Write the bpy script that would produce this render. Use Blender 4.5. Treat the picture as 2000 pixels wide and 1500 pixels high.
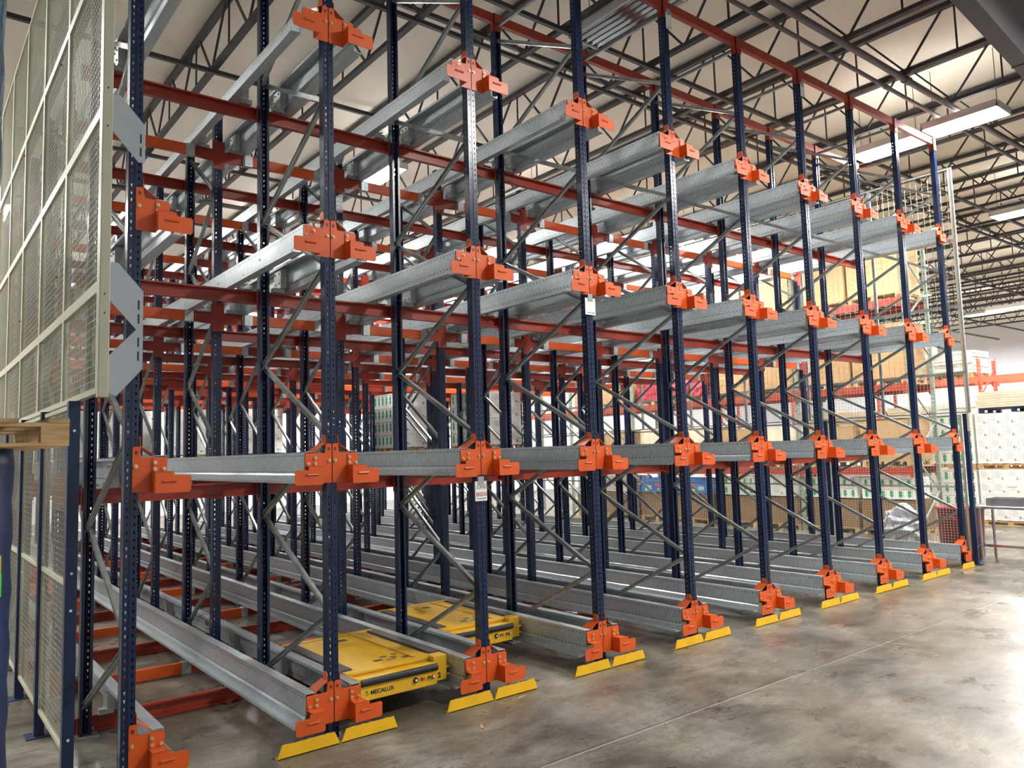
import bpy, bmesh, math, random
from mathutils import Vector, Matrix
random.seed(7)
for o in list(bpy.data.objects): bpy.data.objects.remove(o)
SC = bpy.context.scene
COL = SC.collection

# ------------------------------------------------------------------ camera
cd = bpy.data.cameras.new('camera'); cam = bpy.data.objects.new('camera', cd); COL.objects.link(cam)
R = Vector((0.783554, -0.620641, -0.02913)); U = Vector((-0.031933, -0.087048, 0.995692)); F = Vector((0.620503, 0.779248, 0.088026))
cam.matrix_world = Matrix(((R.x, U.x, -F.x, -2.5967), (R.y, U.y, -F.y, -5.4949), (R.z, U.z, -F.z, 2.0705), (0, 0, 0, 1)))
cd.sensor_width = 36; cd.sensor_fit = 'HORIZONTAL'; cd.lens = 1510.7 / 2000 * 36; cd.clip_end = 300
SC.camera = cam
# ------------------------------------------------------------------ world, exposure
W = bpy.data.worlds.new('world'); SC.world = W; W.use_nodes = True
W.node_tree.nodes['Background'].inputs[0].default_value = (0.93, 0.97, 1.0, 1)
W.node_tree.nodes['Background'].inputs[1].default_value = 0.42
vs = SC.view_settings
vs.view_transform = 'Standard'; vs.look = 'None'; vs.gamma = 1; vs.use_curve_mapping = False; vs.exposure = 0.7
LAMP = 150.0          # strength of the lit fixtures

# ------------------------------------------------------------------ layout constants
D = 1.4                                   # spacing of the upright rows
Z = [0.126, 1.882, 3.621, 5.371]          # rail levels (bottom of the brackets)
ZT = 7.2
FY = [0.0] + [2.69 + 2.35 * k for k in range(7)]
FD = [1.44] + [1.07] * 7
RAIL_L = 18.0
JS = 1.71; ZB = 7.72; ZC = 8.5

# ------------------------------------------------------------------ materials
def mat(name, col, rough=.5, metal=0., noise=0., nscale=8., emit=None, bump=0., spec=None, stretch=None):
    m = bpy.data.materials.new(name); m.use_nodes = True
    nt = m.node_tree; b = nt.nodes['Principled BSDF']
    b.inputs['Base Color'].default_value = (*col, 1); b.inputs['Roughness'].default_value = rough
    b.inputs['Metallic'].default_value = metal
    if spec is not None: b.inputs['Specular IOR Level'].default_value = spec
    if emit: b.inputs['Emission Color'].default_value = (*emit[0], 1); b.inputs['Emission Strength'].default_value = emit[1]
    if noise or bump:
        tc = nt.nodes.new('ShaderNodeTexCoord'); n = nt.nodes.new('ShaderNodeTexNoise'); n.inputs['Scale'].default_value = nscale
        n.inputs['Detail'].default_value = 5
        src = tc.outputs['Object']
        if stretch:
            mp = nt.nodes.new('ShaderNodeMapping'); mp.inputs['Scale'].default_value = stretch
            nt.links.new(src, mp.inputs[0]); src = mp.outputs[0]
        nt.links.new(src, n.inputs['Vector'])
        if noise:
            r = nt.nodes.new('ShaderNodeValToRGB')
            r.color_ramp.elements[0].position = .3; r.color_ramp.elements[1].position = .7
            r.color_ramp.elements[0].color = (*[c * (1 - noise) for c in col], 1)
            r.color_ramp.elements[1].color = (*[min(1, c * (1 + noise)) for c in col], 1)
            nt.links.new(n.outputs['Fac'], r.inputs[0]); nt.links.new(r.outputs[0], b.inputs['Base Color'])
        if bump:
            bp = nt.nodes.new('ShaderNodeBump'); bp.inputs['Strength'].default_value = bump; bp.inputs['Distance'].default_value = .02
            nt.links.new(n.outputs['Fac'], bp.inputs['Height']); nt.links.new(bp.outputs[0], b.inputs['Normal'])
    return m

def math_node(nt, op, a, b=None):
    n = nt.nodes.new('ShaderNodeMath'); n.operation = op
    for i, v in enumerate((a, b)):
        if v is None: continue
        if isinstance(v, (int, float)): n.inputs[i].default_value = v
        else: nt.links.new(v, n.inputs[i])
    return n.outputs[0]

def dotted(name, col, dark, rough, metal, axis, pitch, rows, half=.2, rh=.006, noise=.12, nscale=30.):
    """sheet metal with rows of punched slots: axis runs along the row, rows = heights (object z)"""
    m = mat(name, col, rough, metal, noise, nscale)
    nt = m.node_tree; b = nt.nodes['Principled BSDF']
    base = b.inputs['Base Color'].links[0].from_socket
    tc = nt.nodes.new('ShaderNodeTexCoord'); s = nt.nodes.new('ShaderNodeSeparateXYZ'); nt.links.new(tc.outputs['Object'], s.inputs[0])
    fr = math_node(nt, 'FRACT', math_node(nt, 'MULTIPLY', s.outputs[axis], 1 / pitch))
    a = math_node(nt, 'LESS_THAN', math_node(nt, 'ABSOLUTE', math_node(nt, 'SUBTRACT', fr, .5)), half)
    tot = None
    for z in rows:
        h = math_node(nt, 'LESS_THAN', math_node(nt, 'ABSOLUTE', math_node(nt, 'SUBTRACT', s.outputs[2], z)), rh)
        tot = h if tot is None else math_node(nt, 'MAXIMUM', tot, h)
    f = math_node(nt, 'MULTIPLY', a, tot)
    mx = nt.nodes.new('ShaderNodeMixRGB'); nt.links.new(f, mx.inputs[0]); nt.links.new(base, mx.inputs[1]); mx.inputs[2].default_value = (*dark, 1)
    nt.links.new(mx.outputs[0], b.inputs['Base Color'])
    return m

M = {}
M['navy'] = mat('navy_paint', (.007, .017, .056), .25, 0, .12, 3)
M['navy_dark'] = mat('navy_paint_dull', (.008, .022, .075), .4, 0, .15, 6)
M['orange'] = mat('orange_paint', (.66, .098, .013), .36, 0, .10, 5)
M['orange_deep_and_shade'] = mat('deep_and_shaded_orange', (.33, .038, .018), .36, 0, .12, 5)  # red-orange paint; on the channel beams it holds recess shade in the colour
M['bolt'] = mat('zinc_bolt', (.75, .62, .36), .3, .8)
M['galv'] = dotted('galvanised_rail', (.56, .62, .65), (.10, .11, .12), .34, .5, 1, .052, (.208, .088), .17, .0045)
M['galv_plain'] = mat('galvanised_steel', (.50, .53, .53), .36, .6, .15, 14)
M['zinc'] = mat('zinc_brace', (.42, .44, .43), .36, .65, .2, 12)
M['yellow'] = mat('yellow_paint', (.88, .50, .012), .38, 0, .08, 6)
M['cart_yellow'] = mat('cart_yellow_paint', (.74, .43, .02), .45, 0, .12, 5, stretch=(1, .4, 1))
M['rubber'] = mat('black_rubber', (.012, .012, .013), .5)
M['cream'] = mat('cream_paint', (.46, .45, .33), .45, 0, .05, 6)
M['wire'] = mat('cream_wire', (.58, .57, .46), .45)
M['plate'] = mat('pale_plate', (.36, .40, .43), .45, .1)
M['joist'] = mat('dark_joist_paint', (.040, .034, .034), .55, 0, .2, 3)
M['pipe'] = mat('grey_pipe', (.11, .095, .10), .45, .2)
M['wood'] = mat('pale_pine', (.50, .32, .14), .7, 0, .3, 6, stretch=(1, 8, 8))
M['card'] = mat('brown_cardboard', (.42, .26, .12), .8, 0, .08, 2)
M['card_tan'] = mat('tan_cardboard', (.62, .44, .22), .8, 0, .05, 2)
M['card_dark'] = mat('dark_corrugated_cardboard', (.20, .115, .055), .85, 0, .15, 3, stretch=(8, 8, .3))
M['card_light'] = mat('pale_carton', (.74, .66, .48), .7, 0, .1, 5)
M['white_box'] = mat('white_carton', (.78, .80, .76), .6, 0, .04, 5)
M['print_green'] = mat('green_print', (.02, .30, .13), .6)
M['print_grey'] = mat('grey_print', (.30, .30, .29), .6)
M['ink'] = mat('black_ink', (.015, .015, .02), .6)
M['red_ink'] = mat('red_ink', (.45, .08, .07), .6)
M['red_bin'] = mat('red_plastic', (.28, .022, .02), .4, 0, .1, 3)
M['red_wrap'] = mat('crimson_wrap', (.42, .035, .06), .35, 0, .35, 5, bump=.6, stretch=(1, 1, 5))
M['white_wrap'] = mat('white_stretch_wrap', (.74, .75, .70), .3, 0, .15, 5, bump=.7, stretch=(1, 1, 4))
M['clear_wrap'] = mat('grey_film', (.38, .40, .44), .3, 0, .3, 9, bump=1.0)
M['blue_box'] = mat('blue_carton', (.02, .22, .72), .45, 0, .3, 4)
M['blue_wrap'] = mat('blue_stretch_wrap', (.012, .055, .105), .18, 0, .5, 9, bump=.9, stretch=(3, 3, .6))
M['green_grey'] = mat('grey_green_paint', (.24, .30, .25), .5, 0, .1, 5)
M['salmon'] = mat('salmon_paint', (.68, .16, .09), .45, 0, .08, 3)
M['steel'] = mat('stainless_steel', (.52, .52, .52), .25, .9, .1, 4, stretch=(1, .1, 6))
M['white'] = mat('white_paper', (.80, .80, .78), .6)
M['sticker'] = mat('yellow_sticker', (.80, .62, .02), .5)
M['green_tape'] = mat('green_tape', (.10, .75, .08), .5)
M['grey_girder'] = mat('grey_girder_paint', (.035, .032, .042), .55, 0, .15, 1.5)
M['wallm'] = mat('white_wall_panel', (.82, .83, .88), .6, 0, .03, .6)
M['lens_on'] = mat('lit_diffuser', (1, 1, 1), .5, emit=((1.0, .985, .96), LAMP))
M['uplight_fill'] = mat('added_uplight', (1, 1, 1), .5, emit=((1.0, .985, .96), LAMP * .045))  # weak glow added on the fixture tops to brighten the ceiling
M['housing'] = mat('white_fixture_enamel', (.70, .70, .66), .4)
M['louvre'] = mat('mirror_louvre', (.62, .60, .60), .12, 1.0)
M['dot_white'] = mat('white_button', (.8, .8, .8), .3)
M['dot_red'] = mat('red_button', (.55, .02, .02), .3)
M['dot_amber'] = mat('amber_button', (.65, .42, .02), .3)

# concrete floor with stains, scratches and saw-cut joints
def floor_mat():
    m = bpy.data.materials.new('polished_concrete'); m.use_nodes = True; nt = m.node_tree; b = nt.nodes['Principled BSDF']
    tc = nt.nodes.new('ShaderNodeTexCoord'); O = tc.outputs['Object']
    def noise(scale, detail, rough=.6, st=None, dist=0):
        n = nt.nodes.new('ShaderNodeTexNoise'); n.inputs['Scale'].default_value = scale; n.inputs['Detail'].default_value = detail
        n.inputs['Roughness'].default_value = rough; n.inputs['Distortion'].default_value = dist
        if st:
            mp = nt.nodes.new('ShaderNodeMapping'); mp.inputs['Scale'].default_value = st; nt.links.new(O, mp.inputs[0]); nt.links.new(mp.outputs[0], n.inputs['Vector'])
        else: nt.links.new(O, n.inputs['Vector'])
        return n.outputs['Fac']
    def ramp(f, p0, p1, c0, c1):
        r = nt.nodes.new('ShaderNodeValToRGB'); r.color_ramp.elements[0].position = p0; r.color_ramp.elements[1].position = p1
        r.color_ramp.elements[0].color = (*c0, 1); r.color_ramp.elements[1].color = (*c1, 1); nt.links.new(f, r.inputs[0]); return r.outputs[0]
    base = ramp(noise(.75, 12, .72, dist=.5), .34, .66, (.062, .058, .050), (.34, .32, .28))
    def mul(a, bb, fac=1.):
        x = nt.nodes.new('ShaderNodeMixRGB'); x.blend_type = 'MULTIPLY'; x.inputs[0].default_value = fac
        nt.links.new(a, x.inputs[1]); nt.links.new(bb, x.inputs[2]); return x.outputs[0]
    c = mul(base, ramp(noise(4.5, 14, .82, (.45, 1, 1), .4), .38, .56, (.40, .37, .32), (1.1, 1.1, 1.1)), .8)
    c = mul(c, ramp(noise(16, 12, .85, (.35, 1, 1), .8), .36, .47, (.22, .19, .16), (1, 1, 1)), .7)
    c = mul(c, ramp(noise(70, 6, .8), .34, .60, (.50, .48, .44), (1.15, 1.15, 1.15)), .75)
    c = mul(c, ramp(noise(9, 12, .9, (.12, 1, 1), .3), .38, .50, (.45, .42, .38), (1, 1, 1)), .6)
    c = mul(c, ramp(noise(.3, 4), .42, .60, (.78, .66, .50), (1, 1, 1)), .7)
    s = nt.nodes.new('ShaderNodeSeparateXYZ'); nt.links.new(O, s.inputs[0])
    wob = math_node(nt, 'MULTIPLY', noise(6, 2), .01)
    j = math_node(nt, 'MINIMUM',
        math_node(nt, 'ABSOLUTE', math_node(nt, 'SUBTRACT', math_node(nt, 'ADD', s.outputs[1], wob), -1.405)),
        math_node(nt, 'ABSOLUTE', math_node(nt, 'SUBTRACT', math_node(nt, 'ADD', s.outputs[0], wob), 5.465)))
    jm = nt.nodes.new('ShaderNodeMixRGB'); nt.links.new(math_node(nt, 'LESS_THAN', j, .007), jm.inputs[0]); nt.links.new(c, jm.inputs[1]); jm.inputs[2].default_value = (.06, .05, .045, 1)
    jl = math_node(nt, 'LESS_THAN', math_node(nt, 'ABSOLUTE', math_node(nt, 'SUBTRACT', math_node(nt, 'ADD', s.outputs[1], wob), -1.425)), .009)
    jm2 = nt.nodes.new('ShaderNodeMixRGB'); nt.links.new(math_node(nt, 'MULTIPLY', jl, .6), jm2.inputs[0]); nt.links.new(jm.outputs[0], jm2.inputs[1]); jm2.inputs[2].default_value = (.42, .40, .36, 1)
    nt.links.new(jm2.outputs[0], b.inputs['Base Color'])
    rr = ramp(noise(1.6, 5, .6), .35, .7, (.22, .22, .22), (.50, .50, .50)); nt.links.new(rr, b.inputs['Roughness'])
    bp = nt.nodes.new('ShaderNodeBump'); bp.inputs['Strength'].default_value = .12; bp.inputs['Distance'].default_value = .01
    nt.links.new(noise(14, 6, .7), bp.inputs['Height']); nt.links.new(bp.outputs[0], b.inputs['Normal'])
    return m
M['floor'] = floor_mat()
def ceil_mat():
    m = mat('draped_insulation_vinyl', (.90, .83, .70), .5, 0, .07, .7, bump=.35)
    return m
M['ceil'] = ceil_mat()

# ------------------------------------------------------------------ mesh helpers
def box(bm, x0, x1, y0, y1, z0, z1, mi=0):
    v = [bm.verts.new(p) for p in ((x0, y0, z0), (x1, y0, z0), (x1, y1, z0), (x0, y1, z0), (x0, y0, z1), (x1, y0, z1), (x1, y1, z1), (x0, y1, z1))]
    for f in ((3, 2, 1, 0), (4, 5, 6, 7), (0, 1, 5, 4), (1, 2, 6, 5), (2, 3, 7, 6), (3, 0, 4, 7)):
        bm.faces.new([v[i] for i in f]).material_index = mi
def bar(bm, p, q, w, h, up=(0, 0, 1), mi=0):
    p = Vector(p); q = Vector(q); d = (q - p).normalized(); up = Vector(up)
    if abs(d.dot(up)) > .99: up = Vector((1, 0, 0))
    s = d.cross(up).normalized(); u = s.cross(d).normalized()
    c = [(-w / 2, -h / 2), (w / 2, -h / 2), (w / 2, h / 2), (-w / 2, h / 2)]
    a = [bm.verts.new(p + s * x + u * y) for x, y in c]; b = [bm.verts.new(q + s * x + u * y) for x, y in c]
    for i in range(4): bm.faces.new((a[i], a[(i + 1) % 4], b[(i + 1) % 4], b[i])).material_index = mi
    bm.faces.new(a[::-1]).material_index = mi; bm.faces.new(b).material_index = mi
def cyl(bm, p, q, r, n=10, r2=None, mi=0):
    p = Vector(p); q = Vector(q); d = (q - p).normalized(); up = Vector((0, 0, 1)) if abs(d.z) < .9 else Vector((1, 0, 0))
    s = d.cross(up).normalized(); u = s.cross(d); r2 = r if r2 is None else r2
    a = [bm.verts.new(p + (s * math.cos(t) + u * math.sin(t)) * r) for t in [2 * math.pi * i / n for i in range(n)]]
    b = [bm.verts.new(q + (s * math.cos(t) + u * math.sin(t)) * r2) for t in [2 * math.pi * i / n for i in range(n)]]
    for i in range(n): bm.faces.new((a[i], a[(i + 1) % n], b[(i + 1) % n], b[i])).material_index = mi
    bm.faces.new(a[::-1]).material_index = mi; bm.faces.new(b).material_index = mi
def prism(bm, pts, f, mi=0):
    """pts: 2-D outline, f(pt, k) -> 3-D for k = 0/1"""
    a = [bm.verts.new(f(p, 0)) for p in pts]; b = [bm.verts.new(f(p, 1)) for p in pts]; n = len(pts)
    for i in range(n): bm.faces.new((a[i], a[(i + 1) % n], b[(i + 1) % n], b[i])).material_index = mi
    bm.faces.new(a[::-1]).material_index = mi; bm.faces.new(b).material_index = mi
def strip(bm, pts, y0, y1, t=.004, mi=0):
    """folded sheet: profile points in x-z, run along y"""
    for (x1, z1), (x2, z2) in zip(pts, pts[1:]):
        d = Vector((x2 - x1, z2 - z1)).normalized(); n = Vector((-d.y, d.x)) * t / 2; e = d * t / 2
        q = [(x1 - e.x - n.x, z1 - e.y - n.y), (x2 + e.x - n.x, z2 + e.y - n.y), (x2 + e.x + n.x, z2 + e.y + n.y), (x1 - e.x + n.x, z1 - e.y + n.y)]
        prism(bm, q, lambda p, k: (p[0], y1 if k else y0, p[1]), mi)
def mesh(name, fn, *mats, bevel=0, smooth=False):
    bm = bmesh.new(); fn(bm)
    if bevel: bmesh.ops.bevel(bm, geom=bm.edges[:], offset=bevel, segments=1, affect='EDGES')
    bmesh.ops.recalc_face_normals(bm, faces=bm.faces)
    me = bpy.data.meshes.new(name); bm.to_mesh(me); bm.free()
    for m in mats: me.materials.append(M[m])
    if smooth:
        for p in me.polygons: p.use_smooth = True
    return me
def put(name, me, parent=None, loc=(0, 0, 0), rz=0, label=None):
    o = bpy.data.objects.new(name, me); COL.objects.link(o); o.location = loc; o.rotation_euler = (0, 0, rz)
    if parent: o.parent = parent
    if label: o['label'] = label
    return o
def obj(name, fn, m, parent=None, loc=(0, 0, 0), rz=0, label=None, bevel=0, smooth=False):
    ms = (m,) if isinstance(m, str) else m
    return put(name, mesh(name, fn, *ms, bevel=bevel, smooth=smooth), parent, loc, rz, label)
def tag(o, label, cat, group=None):
    o['label'] = label; o['category'] = cat
    if group: o['group'] = group
    return o
def thing(name, label, cat, loc=(0, 0, 0), rz=0, group=None):
    o = bpy.data.objects.new(name, None); COL.objects.link(o); o.location = loc; o.rotation_euler = (0, 0, rz)
    o.empty_display_size = .1
    return tag(o, label, cat, group)
def struct(name, fn, m, bevel=0):
    o = obj(name, fn, m, bevel=bevel); o['kind'] = 'structure'; return o
KIDS = {}
def kids(o):
    k = KIDS.get(o.name)
    if k is None: k = KIDS[o.name] = list(o.children)
    return k
def dup(root, loc, label, rz=None, group=None):
    r = root.copy(); COL.objects.link(r); r.location = loc; r['label'] = label
    if rz is not None: r.rotation_euler = (0, 0, rz)
    if group: r['group'] = group
    for ch in kids(root):
        c = ch.copy(); COL.objects.link(c); c.parent = r
        for g in kids(ch):
            d = g.copy(); COL.objects.link(d); d.parent = c
    return r
ORD = ['first', 'second', 'third', 'fourth', 'fifth', 'sixth', 'seventh', 'eighth', 'ninth', 'tenth', 'eleventh', 'twelfth']
CNT = ['', ' one', ' two', ' three', ' four', ' five', ' six', ' seven', ' eight', ' nine']
LVL = ['lowest', 'second', 'third', 'top']
def text(name, s, size, m, parent, mw, extrude=.0008, label=None):
    cu = bpy.data.curves.new(name, 'FONT'); cu.body = s; cu.size = size; cu.offset = size * .02; cu.extrude = extrude; cu.align_x = 'CENTER'; cu.align_y = 'CENTER'
    t = bpy.data.objects.new(name, cu); COL.objects.link(t)
    dg = bpy.context.evaluated_depsgraph_get(); me = bpy.data.meshes.new_from_object(t.evaluated_get(dg))
    bpy.data.objects.remove(t); me.materials.clear(); me.materials.append(M[m])
    o = put(name, me, parent); o.matrix_local = mw
    if label: o['label'] = label
    return o
FRONT = Matrix.Rotation(math.pi / 2, 4, 'X')          # text facing -Y

# ================================================================== the room
struct('floor', lambda bm: box(bm, -14, 46, -14, 27, -.1, 0), 'floor')
struct('ceiling', lambda bm: box(bm, -14, 46, -14, 27, ZC + .05, ZC + .15), 'ceil')
struct('wall_back', lambda bm: box(bm, -14, 46, 27, 27.2, 0, ZC + .15), 'wallm')
struct('wall_right', lambda bm: box(bm, 46, 46.2, -14, 27.2, 0, ZC + .15), 'wallm')
struct('wall_left', lambda bm: box(bm, -14.2, -14, -14, 27.2, 0, ZC + .15), 'wallm')

def girder(bm):
    box(bm, -5, 34, -.20, 0, 0, 1.45)
    for i in range(12): box(bm, -4 + i * 3.2, -3.97 + i * 3.2, -.21, .01, -.01, 1.4)
tag(obj('roof_girder', girder, 'grey_girder', None, (6.53, -2.14, 7.0), .076), 'deep dark grey roof girder crossing the top right corner', 'girder')

# open web joists
JX0 = .82 - 3 * JS
def joist_chord(z, w, h): 
    def f(bm):
        box(bm, -w / 2 - .018, -w / 2 + .018, -8, 26.9, z - h / 2, z + h / 2)
        box(bm, w / 2 - .018, w / 2 + .018, -8, 26.9, z - h / 2, z + h / 2)
        box(bm, -w / 2, w / 2, -8, 26.9, z - h / 2, z - h / 2 + .008)
    return f
def joist_web(bm):
    y = -7.9; P = 1.5
    while y < 26:
        for a, b, c, d in ((y, ZB, y - .62, ZC), (y, ZB, y + .62, ZC)):
            if c > 26.8: continue
            bar(bm, (0, a, b), (0, c, d), .028, .028)
        bar(bm, (0, y + .75, ZC), (0, y + .75, ZB), .022, .022)
        y += P
jt = thing('roof_joist', '', 'joist', (JX0, 0, 0), 0, 'roof joists')
put('top_chord', mesh('top_chord', joist_chord(ZC - .02, .06, .075), 'joist'), jt)
put('bottom_chord', mesh('bottom_chord', joist_chord(ZB, .05, .06), 'joist'), jt)
put('web', mesh('joist_web', joist_web, 'joist'), jt)
NJ = 27
for i in range(NJ):
    x = JX0 + i * JS
    if x < 11.5: w = 'over the rack'; n = i
    elif x < 16.5: w = 'over the side aisle'; n = i - 10
    else: w = 'beyond the side aisle'; n = i - 13
    lab = 'dark open web roof joist %s, %s there from left' % (w, (ORD + ['thirteenth', 'fourteenth', 'fifteenth'])[n % 15])
    if i == 0: jt['label'] = lab
    else: dup(jt, (x, 0, 0), lab)
# lines that cross the joists
for i, (y, z, r, m, n) in enumerate(((1.7, ZB, .028, 'joist', 'a'), (2.70, ZB + .05, .028, 'joist', ''), (3.5, ZC - .02, .03, 'joist', ''), (5.45, ZB, .028, 'joist', ''),
                          (6.9, ZC - .03, .025, 'joist', ''), (9.2, ZB, .03, 'joist', ''), (13., ZB, .03, 'joist', ''), (17., ZB, .03, 'joist', ''), (21., ZB, .03, 'joist', ''))):
    def br(bm, y=y, z=z, r=r): 
        box(bm, -4.5, 45.5, y - r, y + r, z - .045 - 2 * r, z - .045)
    tag(obj('bridging_bar', br, m), 'dark bridging bar across the roof joists, %s from the front aisle' % ORD[i], 'roof bar', 'bridging bars under the roof')
for i, (y, z, r) in enumerate(((-.36, ZB - .085, .05), (-.06, ZB - .085, .032), (11.1, ZB - .14, .05))):
    def pp(bm, y=y, z=z, r=r):
        cyl(bm, (-4.5, y, z), (45.5, y, z), r, 12)
        for k in range(8): cyl(bm, (-3 + k * 6.2, y, z), (-2.85 + k * 6.2, y, z), r * 1.3, 12)
    tag(obj('sprinkler_pipe', pp, 'pipe', smooth=False), ['thick grey pipe crossing below the joists above the front of the rack', 'thin grey pipe beside the thick pipe above the front of the rack', 'grey pipe crossing below the joists deep over the rack'][i], 'pipe', None)

# ceiling fixtures
def fixture(name, x, y, z, lit, label, lx=.62, ly=1.2, group='ceiling lights'):
    t = thing(name, label, 'ceiling light', (x, y, z), 0, group)
    def h(bm):
        box(bm, -lx / 2, lx / 2, -ly / 2, ly / 2, .03, .09); box(bm, -lx / 2, -lx / 2 + .02, -ly / 2, ly / 2, -.03, .03)
        box(bm, lx / 2 - .02, lx / 2, -ly / 2, ly / 2, -.03, .03); box(bm, -lx / 2, lx / 2, -ly / 2, -ly / 2 + .02, -.03, .03); box(bm, -lx / 2, lx / 2, ly / 2 - .02, ly / 2, -.03, .03)
    obj('housing', h, 'housing', t)
    if lit: obj('added_uplight', lambda bm: box(bm, -lx * .3, lx * .3, -ly * .4, ly * .4, .09, .094), 'uplight_fill', t, label='glow added on top to light the ceiling')
    if lit: obj('diffuser', lambda bm: box(bm, -lx / 2 + .03, lx / 2 - .03, -ly / 2 + .03, ly / 2 - .03, -.02, .02), 'lens_on', t, label='glowing white diffuser')
    else:
        def l(bm):
            for k in range(6):
                u = -lx / 2 + .05 + k * (lx - .1) / 5
                strip(bm, [(u - .035, -.02), (u, .028), (u + .035, -.02)], -ly / 2 + .02, ly / 2 - .02)
        obj('louvre', l, 'louvre', t, label='mirror finish louvre')
    def c(bm):
        for yy in (-ly / 2 + .1, ly / 2 - .1): cyl(bm, (0, yy, .09), (0, yy, ZC + .04 - z), .006, 6)
    obj('hanger_wire', c, 'joist', t)
    return t
fixture('ceiling_light', 11.55, .93, 7.45, True, 'bright light over the front right end of the rack, left of the close pair')
fixture('ceiling_light', 11.45, -.42, 7.45, True, 'bright light over the front right end of the rack, right of the close pair')
fixture('ceiling_light', 4.45, 7.3, 7.45, True, 'lit fixture seen through the rails above the middle of the rack')
fixture('ceiling_light', 4.62, .98, 7.62, False, 'unlit fixture with mirror louvre at the top of the view', .62, 1.5)
fixture('ceiling_light', 18.3, 1.0, 7.45, True, 'bright light beyond the rack at the right edge, upper one')
fixture('ceiling_light', 26.5, 3.5, 6.4, True, 'long bright light far right, below the upper one', .62, 2.6)
fill_lights = []  # extra lights added to brighten the fence, rack and far end
for x, y in ((-4.6, 6), (-4.6, 13), (-8.5, 4)): fill_lights.append((x, y))
for x in (4.5, 9.5, 14.5, 20, 27, 34): fill_lights.append((x, -4.9))
for x in (13.2, 20, 27, 34, 41): fill_lights.append((x, 7.6))
for x in (-1.2, 4.5, 9.4, 13.2, 20, 27, 34, 41): fill_lights.append((x, 13.6))
for x in (1.5, 6.5, 11.4, 16, 22, 30, 38): fill_lights.append((x, 20.8))
fill_lights += [(7.9, 7.4), (27, .6), (34, .6), (41, .6)]
for i, (x, y) in enumerate(fill_lights):
    row = 'over the front aisle' if y < 0 else ('over the middle depth of the rack' if y < 10 else ('over the back half of the rack' if y < 18 else 'close to the back wall'))
    fixture('ceiling_light', x, y, 7.45, True, 'added hanging fill light %s, %s from the left' % (row, ORD[sum(1 for a in fill_lights if a[0] < x and abs(a[1] - y) < 1.5)]), .62, 1.4)

# ================================================================== shuttle rack: upright frames
PW = .085; PDp = .075
def perf(bm, org, u, width, H, holes, pitch=.05, hw=.011, hh=.020, taper=.5):
    """perforated sheet in the (u, z) plane; holes = centres along u"""
    org = Vector(org); u = Vector(u); zz = Vector((0, 0, 1)); n = int(H / pitch)
    edges = [0] + [(holes[i] + holes[i + 1]) / 2 for i in range(len(holes) - 1)] + [width]
    for ci, c in enumerate(holes):
        a, b = edges[ci], edges[ci + 1]
        for k in range(n):
            z0 = k * pitch; z1 = z0 + pitch; zm = z0 + pitch / 2
            P = lambda x, z: bm.verts.new(org + u * x + zz * z)
            o = [P(a, z0), P(b, z0), P(b, z1), P(a, z1)]
            h = [P(c - hw / 2 * taper, zm - hh / 2), P(c + hw / 2 * taper, zm - hh / 2), P(c + hw / 2, zm + hh / 2), P(c - hw / 2, zm + hh / 2)]
            for i in range(4):
                j = (i + 1) % 4; bm.faces.new((o[i], o[j], h[j], h[i]))
def post_mesh(H, step=1):
    """open omega section, web at y=0 facing -Y, open side toward +Y"""
    def f(bm):
        x = PW / 2
        perf(bm, (-x, 0, 0), (1, 0, 0), PW, H, [.020, PW - .020], .05 * step)
        for s in (-1, 1): perf(bm, (s * x, 0, 0), (0, 1, 0), PDp, H, [.045], .05 * step, .007, .007, 1)
        bmesh.ops.remove_doubles(bm, verts=bm.verts, dist=.0004)
        for s in (-1, 1):
            bar(bm, (s * (x - .010), PDp, 0), (s * (x - .010), PDp, H), .022, .003, (0, 1, 0))
        box(bm, -.004, .004, -.004, 0, 0, H)
    return f
me_post_tall = mesh('post_tall', post_mesh(ZT), 'navy'); me_post_short = mesh('post_short', post_mesh(5.75), 'navy')
def foot(bm):
    box(bm, -.09, .09, -.06, .13, 0, .008)
    for s in (-1, 1): cyl(bm, (s * .07, -.035, 0), (s * .07, -.035, .035), .010, 8)
me_foot = mesh('foot_plate', foot, 'galv_plain')
def brace_mesh(d, dz, k):
    """channel from the front post to the rear post rising dz"""
    def f(bm):
        y0, y1 = .05, d - .05; x = -.012 if k else .012
        p = Vector((x, y0, 0)); q = Vector((x, y1, dz)); t = (q - p).normalized(); n = Vector((0, -t.z, t.y))
        for off, w, h in ((n * .018, .030, .003), (n * -.018, .030, .003)):
            bar(bm, p + off, q + off, w, h, n)
        bar(bm, p + Vector((.014, 0, 0)), q + Vector((.014, 0, 0)), .003, .036, n)
        for e in (p, q): cyl(bm, e - Vector((.03, 0, 0)), e + Vector((.03, 0, 0)), .008, 6)
    return f
def cross(bm, sides=(-1, 1)):
    w = .062
    prism(bm, [(-w, -.20), (w, -.20)] + ([(w, -.125), (.255, -.115), (.255, -.005), (w, .0)] if 1 in sides else []) + [(w, .105), (.015, .105), (0, .095), (-.015, .105), (-w, .105)] + ([(-w, 0), (-.255, -.005), (-.255, -.115), (-w, -.125)] if -1 in sides else []),
          lambda p, k: (p[0], -.012 if k else -.006, p[1]))
    for s in sides:
        box(bm, s * .255 - (.05 if s > 0 else 0), s * .255 + (.05 if s < 0 else 0), -.05, -.006, -.115, -.11)
        box(bm, min(s * .075, s * .255), max(s * .075, s * .255), -.045, -.012, -.012, -.005)
    for zz in (.06, -.02, -.15):
        for s in (-1, 1): cyl(bm, (s * .02, -.012, zz), (s * .02, -.02, zz), .008, 6)
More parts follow.
